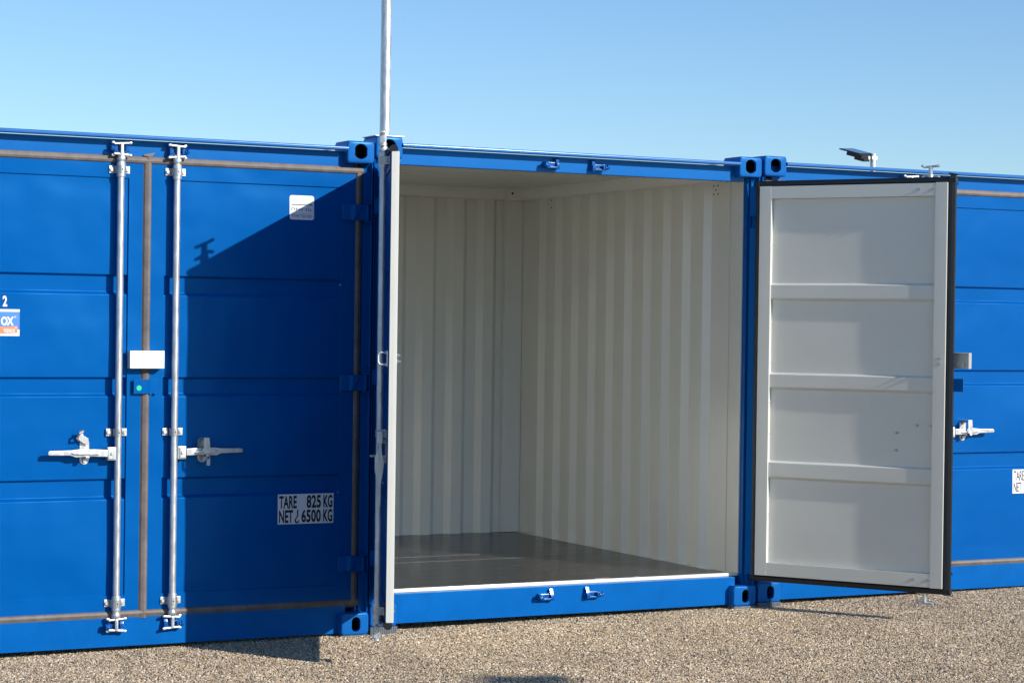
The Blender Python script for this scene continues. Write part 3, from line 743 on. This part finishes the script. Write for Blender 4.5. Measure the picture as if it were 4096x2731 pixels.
    for s_ in (0, 1):
        for yc in (2.101, 0.357):
            for (dy, dz) in ((-.02, .022), (.02, .022), (0, 0), (-.02, -.021), (.02, -.021)):
                x_ = 0.046+offs(yc+dy)+0.0006; q = 1
                if s_: x_ = W-x_; q = -1
                b = MB(); b.tube([(x_, yc+dy, 2.112+dz), (x_-q*0.003, yc+dy, 2.112+dz)], 0.0052, 12); b.build('vent_hole', DARK, root)
    leaf(root, False, openness[0], handles[0], stickers=stickers[0])
    leaf(root, True, openness[1], handles[1], stickers=stickers[1])
    return root

cl = container('storage_container', (-0.0096-W, -0.0089, -0.0292), 'closed blue storage container on the left with seams, two locking rods and white stickers', (0, 0),
               ('open_hasp', 'closed'), (('number', 'logo'), ('tare', 'type')))
cm = container('storage_container', (0, 0, 0), 'open blue storage container in the middle showing its empty cream corrugated interior', (R(112), R(122.6)),
               ('hang', 'closed'), ((), ('tare',)))
cr_ = container('storage_container', (W+0.0118, -0.003, 0.0113), 'closed blue storage container partly hidden behind the open cream door', (0, 0),
                ('closed', 'closed'), ((), ('tare_thin',)))

b = MB(); b.box(-0.002, CW+0.006, 0.004, CD+0.002, H+0.0005, H+0.0045, 0.001); b.build('top_plate', GALV, cm)
# chalk scrawl on the floor of the open container
b = MB()
pts = [(0, 0.028), (0.03, 0.03), (0.075, 0.028), (0.05, 0.006), (0.09, 0.004), (0.115, 0.022), (0.10, 0.006), (0.13, 0.004), (0.145, 0.026), (0.135, 0.006), (0.165, 0.024), (0.158, 0.004),
       (0.20, 0.008), (0.235, 0.022), (0.215, 0.026), (0.205, 0.018), (0.225, 0.014), (0.20, 0.006), (0.25, 0.012)]
path = [(1.305+p[0]*1.05, 0.155+p[1]*1.6, 0.1486) for p in pts]
b.tube(path, 0.0012, 5)
b.build('chalk_scrawl', CHALK, cm)

# ------------------------------------------------------------------ support pads
pads = [(-W-0.02, -0.004, 'grey pad under the far left corner of the left container'),
        (-0.0096-CW, 0.0, 'thin grey pad under the lower right corner casting of the left container'),
        (0, 0.0, 'thick grey pad under the open cream door edge, beneath the middle container'),
        (W-CW, 0.0, 'grey pad under the middle container, left of the joint by the white open door'),
        (W+0.0118, 0.0, 'grey pad under the left corner of the right container, behind the open door foot')]
tops = [-0.0292, -0.0292, 0.0, 0.0, 0.0113]
for (x, y, lab), zt in zip(pads, tops):
    b = MB(); h = zt-gz(x+CW/2)
    b.box(0.001, CW-0.001, -0.004, 0.16, -0.006, h-0.0005, 0.001)
    for k in range(14): b.box(0.008+k*0.009, 0.012+k*0.009, -0.006, -0.0035, 0.001, h-0.002) if h > 0.02 else None
    o = b.build('support_pad', PAD, None, (x, y, gz(x+CW/2)), label=lab, category='pad', group='support pads under the containers')

# ------------------------------------------------------------------ padlock
b = MB(); pxk = cl.location.x+W-PX-0.916+0.140+0.009; zl = -0.0292
pl = empty('padlock', (pxk, -0.0089, zl+0.79), 'small grey padlock hanging from the shaded handle keeper of the left container', 'padlock')
b.box(-0.0085, 0.0085, -0.014, 0.000, 0.0, 0.032, 0.003); b.build('lock_body', mat('padlock_grey', (0.42, 0.45, 0.50), 0.4, metal=0.3), pl)
b = MB(); b.tube([(-0.006, -0.007, 0.03), (-0.006, -0.007, 0.058), (-0.003, -0.007, 0.066), (0.0, -0.007, 0.068), (0.003, -0.007, 0.066), (0.006, -0.007, 0.058), (0.006, -0.007, 0.03)], 0.0028, 8)
b.build('shackle', STEEL, pl)

# ------------------------------------------------------------------ tall pole behind
b = MB(); 
po = empty('galvanised_pole', (1.389, 3.0, gz(1.4)), 'tall plain galvanised pole rising behind the joint of the left and middle containers', 'pole')
b.tube([(0, 0, 0.01), (0, 0, 5.2)], 0.0325, 28); b.tube([(0, 0, 5.2), (0, 0, 5.215), (0, 0, 5.225)], [0.034, 0.034, 0.02], 24); b.build('pole_tube', GALV, po)
b = MB(); b.box(-0.1, 0.1, -0.1, 0.1, 0, 0.012, 0.002); b.build('base_plate', GALV, po)

# ------------------------------------------------------------------ solar lamps
r_ = Vector((0.886, -0.463, 0)); f_ = Vector((0.463, 0.886, 0)); z_ = Vector((0, 0, 1))
def solar_lamp(loc, h, rotz, label):
    t = empty('solar_street_lamp', loc, label, 'street lamp', 'solar lamps on galvanised posts'); t.rotation_euler = (0, 0, rotz)
    b = MB(); b.tube([(0, 0, 0.01), (0, 0, h)], 0.033, 24); b.build('lamp_post', GALV, t)
    b = MB(); b.box(-0.1, 0.1, -0.1, 0.1, 0, 0.012, 0.002); b.build('base_plate', GALV, t)
    a = r_*0.205 + f_*-0.15 + z_*-0.070; bb = r_*0.185 + f_*0.24 + z_*0.022
    n = bb.cross(a).normalized(); n = n if n.z > 0 else -n
    P0 = -a - bb*0.86 + z_*(h-0.0) - r_*0.02
    c = [P0, P0+a, P0+a+bb, P0+bb]
    b = MB()
    def slab(cs, t0, t1, mi=None):
        A = [b.bm.verts.new(p + n*t0) for p in cs]; B_ = [b.bm.verts.new(p + n*t1) for p in cs]
        b.bm.faces.new(A); b.bm.faces.new(B_)
        for i in range(4): b.bm.faces.new((A[i], A[(i+1) % 4], B_[(i+1) % 4], B_[i]))
    slab(c, -0.012, 0.0)
    cm_ = sum(c, Vector())/4
    c2 = [cm_+(p-cm_)*0.72+a*0.16 for p in c]; slab(c2, -0.055, -0.012)
    c3 = [cm_+(p-cm_)*0.45+a*0.34 for p in c]; slab(c3, -0.085, -0.05)
    bmesh.ops.recalc_face_normals(b.bm, faces=list(b.bm.faces)); b.build('lamp_housing', BLACKP, t)
    b = MB(); c4 = [cm_+(p-cm_)*0.93 for p in c]; f = b.bm.faces.new([b.bm.verts.new(p+n*0.003) for p in c4]); b.build('solar_panel', SOLAR, t)
    b = MB(); e = Vector((0, 0, h-0.05)); q = e - r_*0.10
    b.tube([tuple(e), tuple(q)], 0.02, 10); b.tube([tuple(e), tuple(e+r_*0.045)], 0.018, 8); b.box(-0.036, 0.036, -0.036, 0.036, h-0.07, h-0.03, 0.004); b.build('bracket', GALV, t)
    b = MB(); qq = e - r_*0.055-f_*0.035; b.box(qq.x-0.014, qq.x+0.014, qq.y-0.014, qq.y+0.014, qq.z-0.02, qq.z+0.02, 0.004); b.build('motion_sensor', LENS, t)
    return t
solar_lamp((10.59, 10.32, gz(9)), 3.33, 0, 'solar lamp with tilted dark panel on a pale post showing above the right container roof')
solar_lamp((3.50, -7.66, gz(3.4)), 3.33, R(150), 'solar lamp in front of the containers, casting the shadow at the bottom edge')
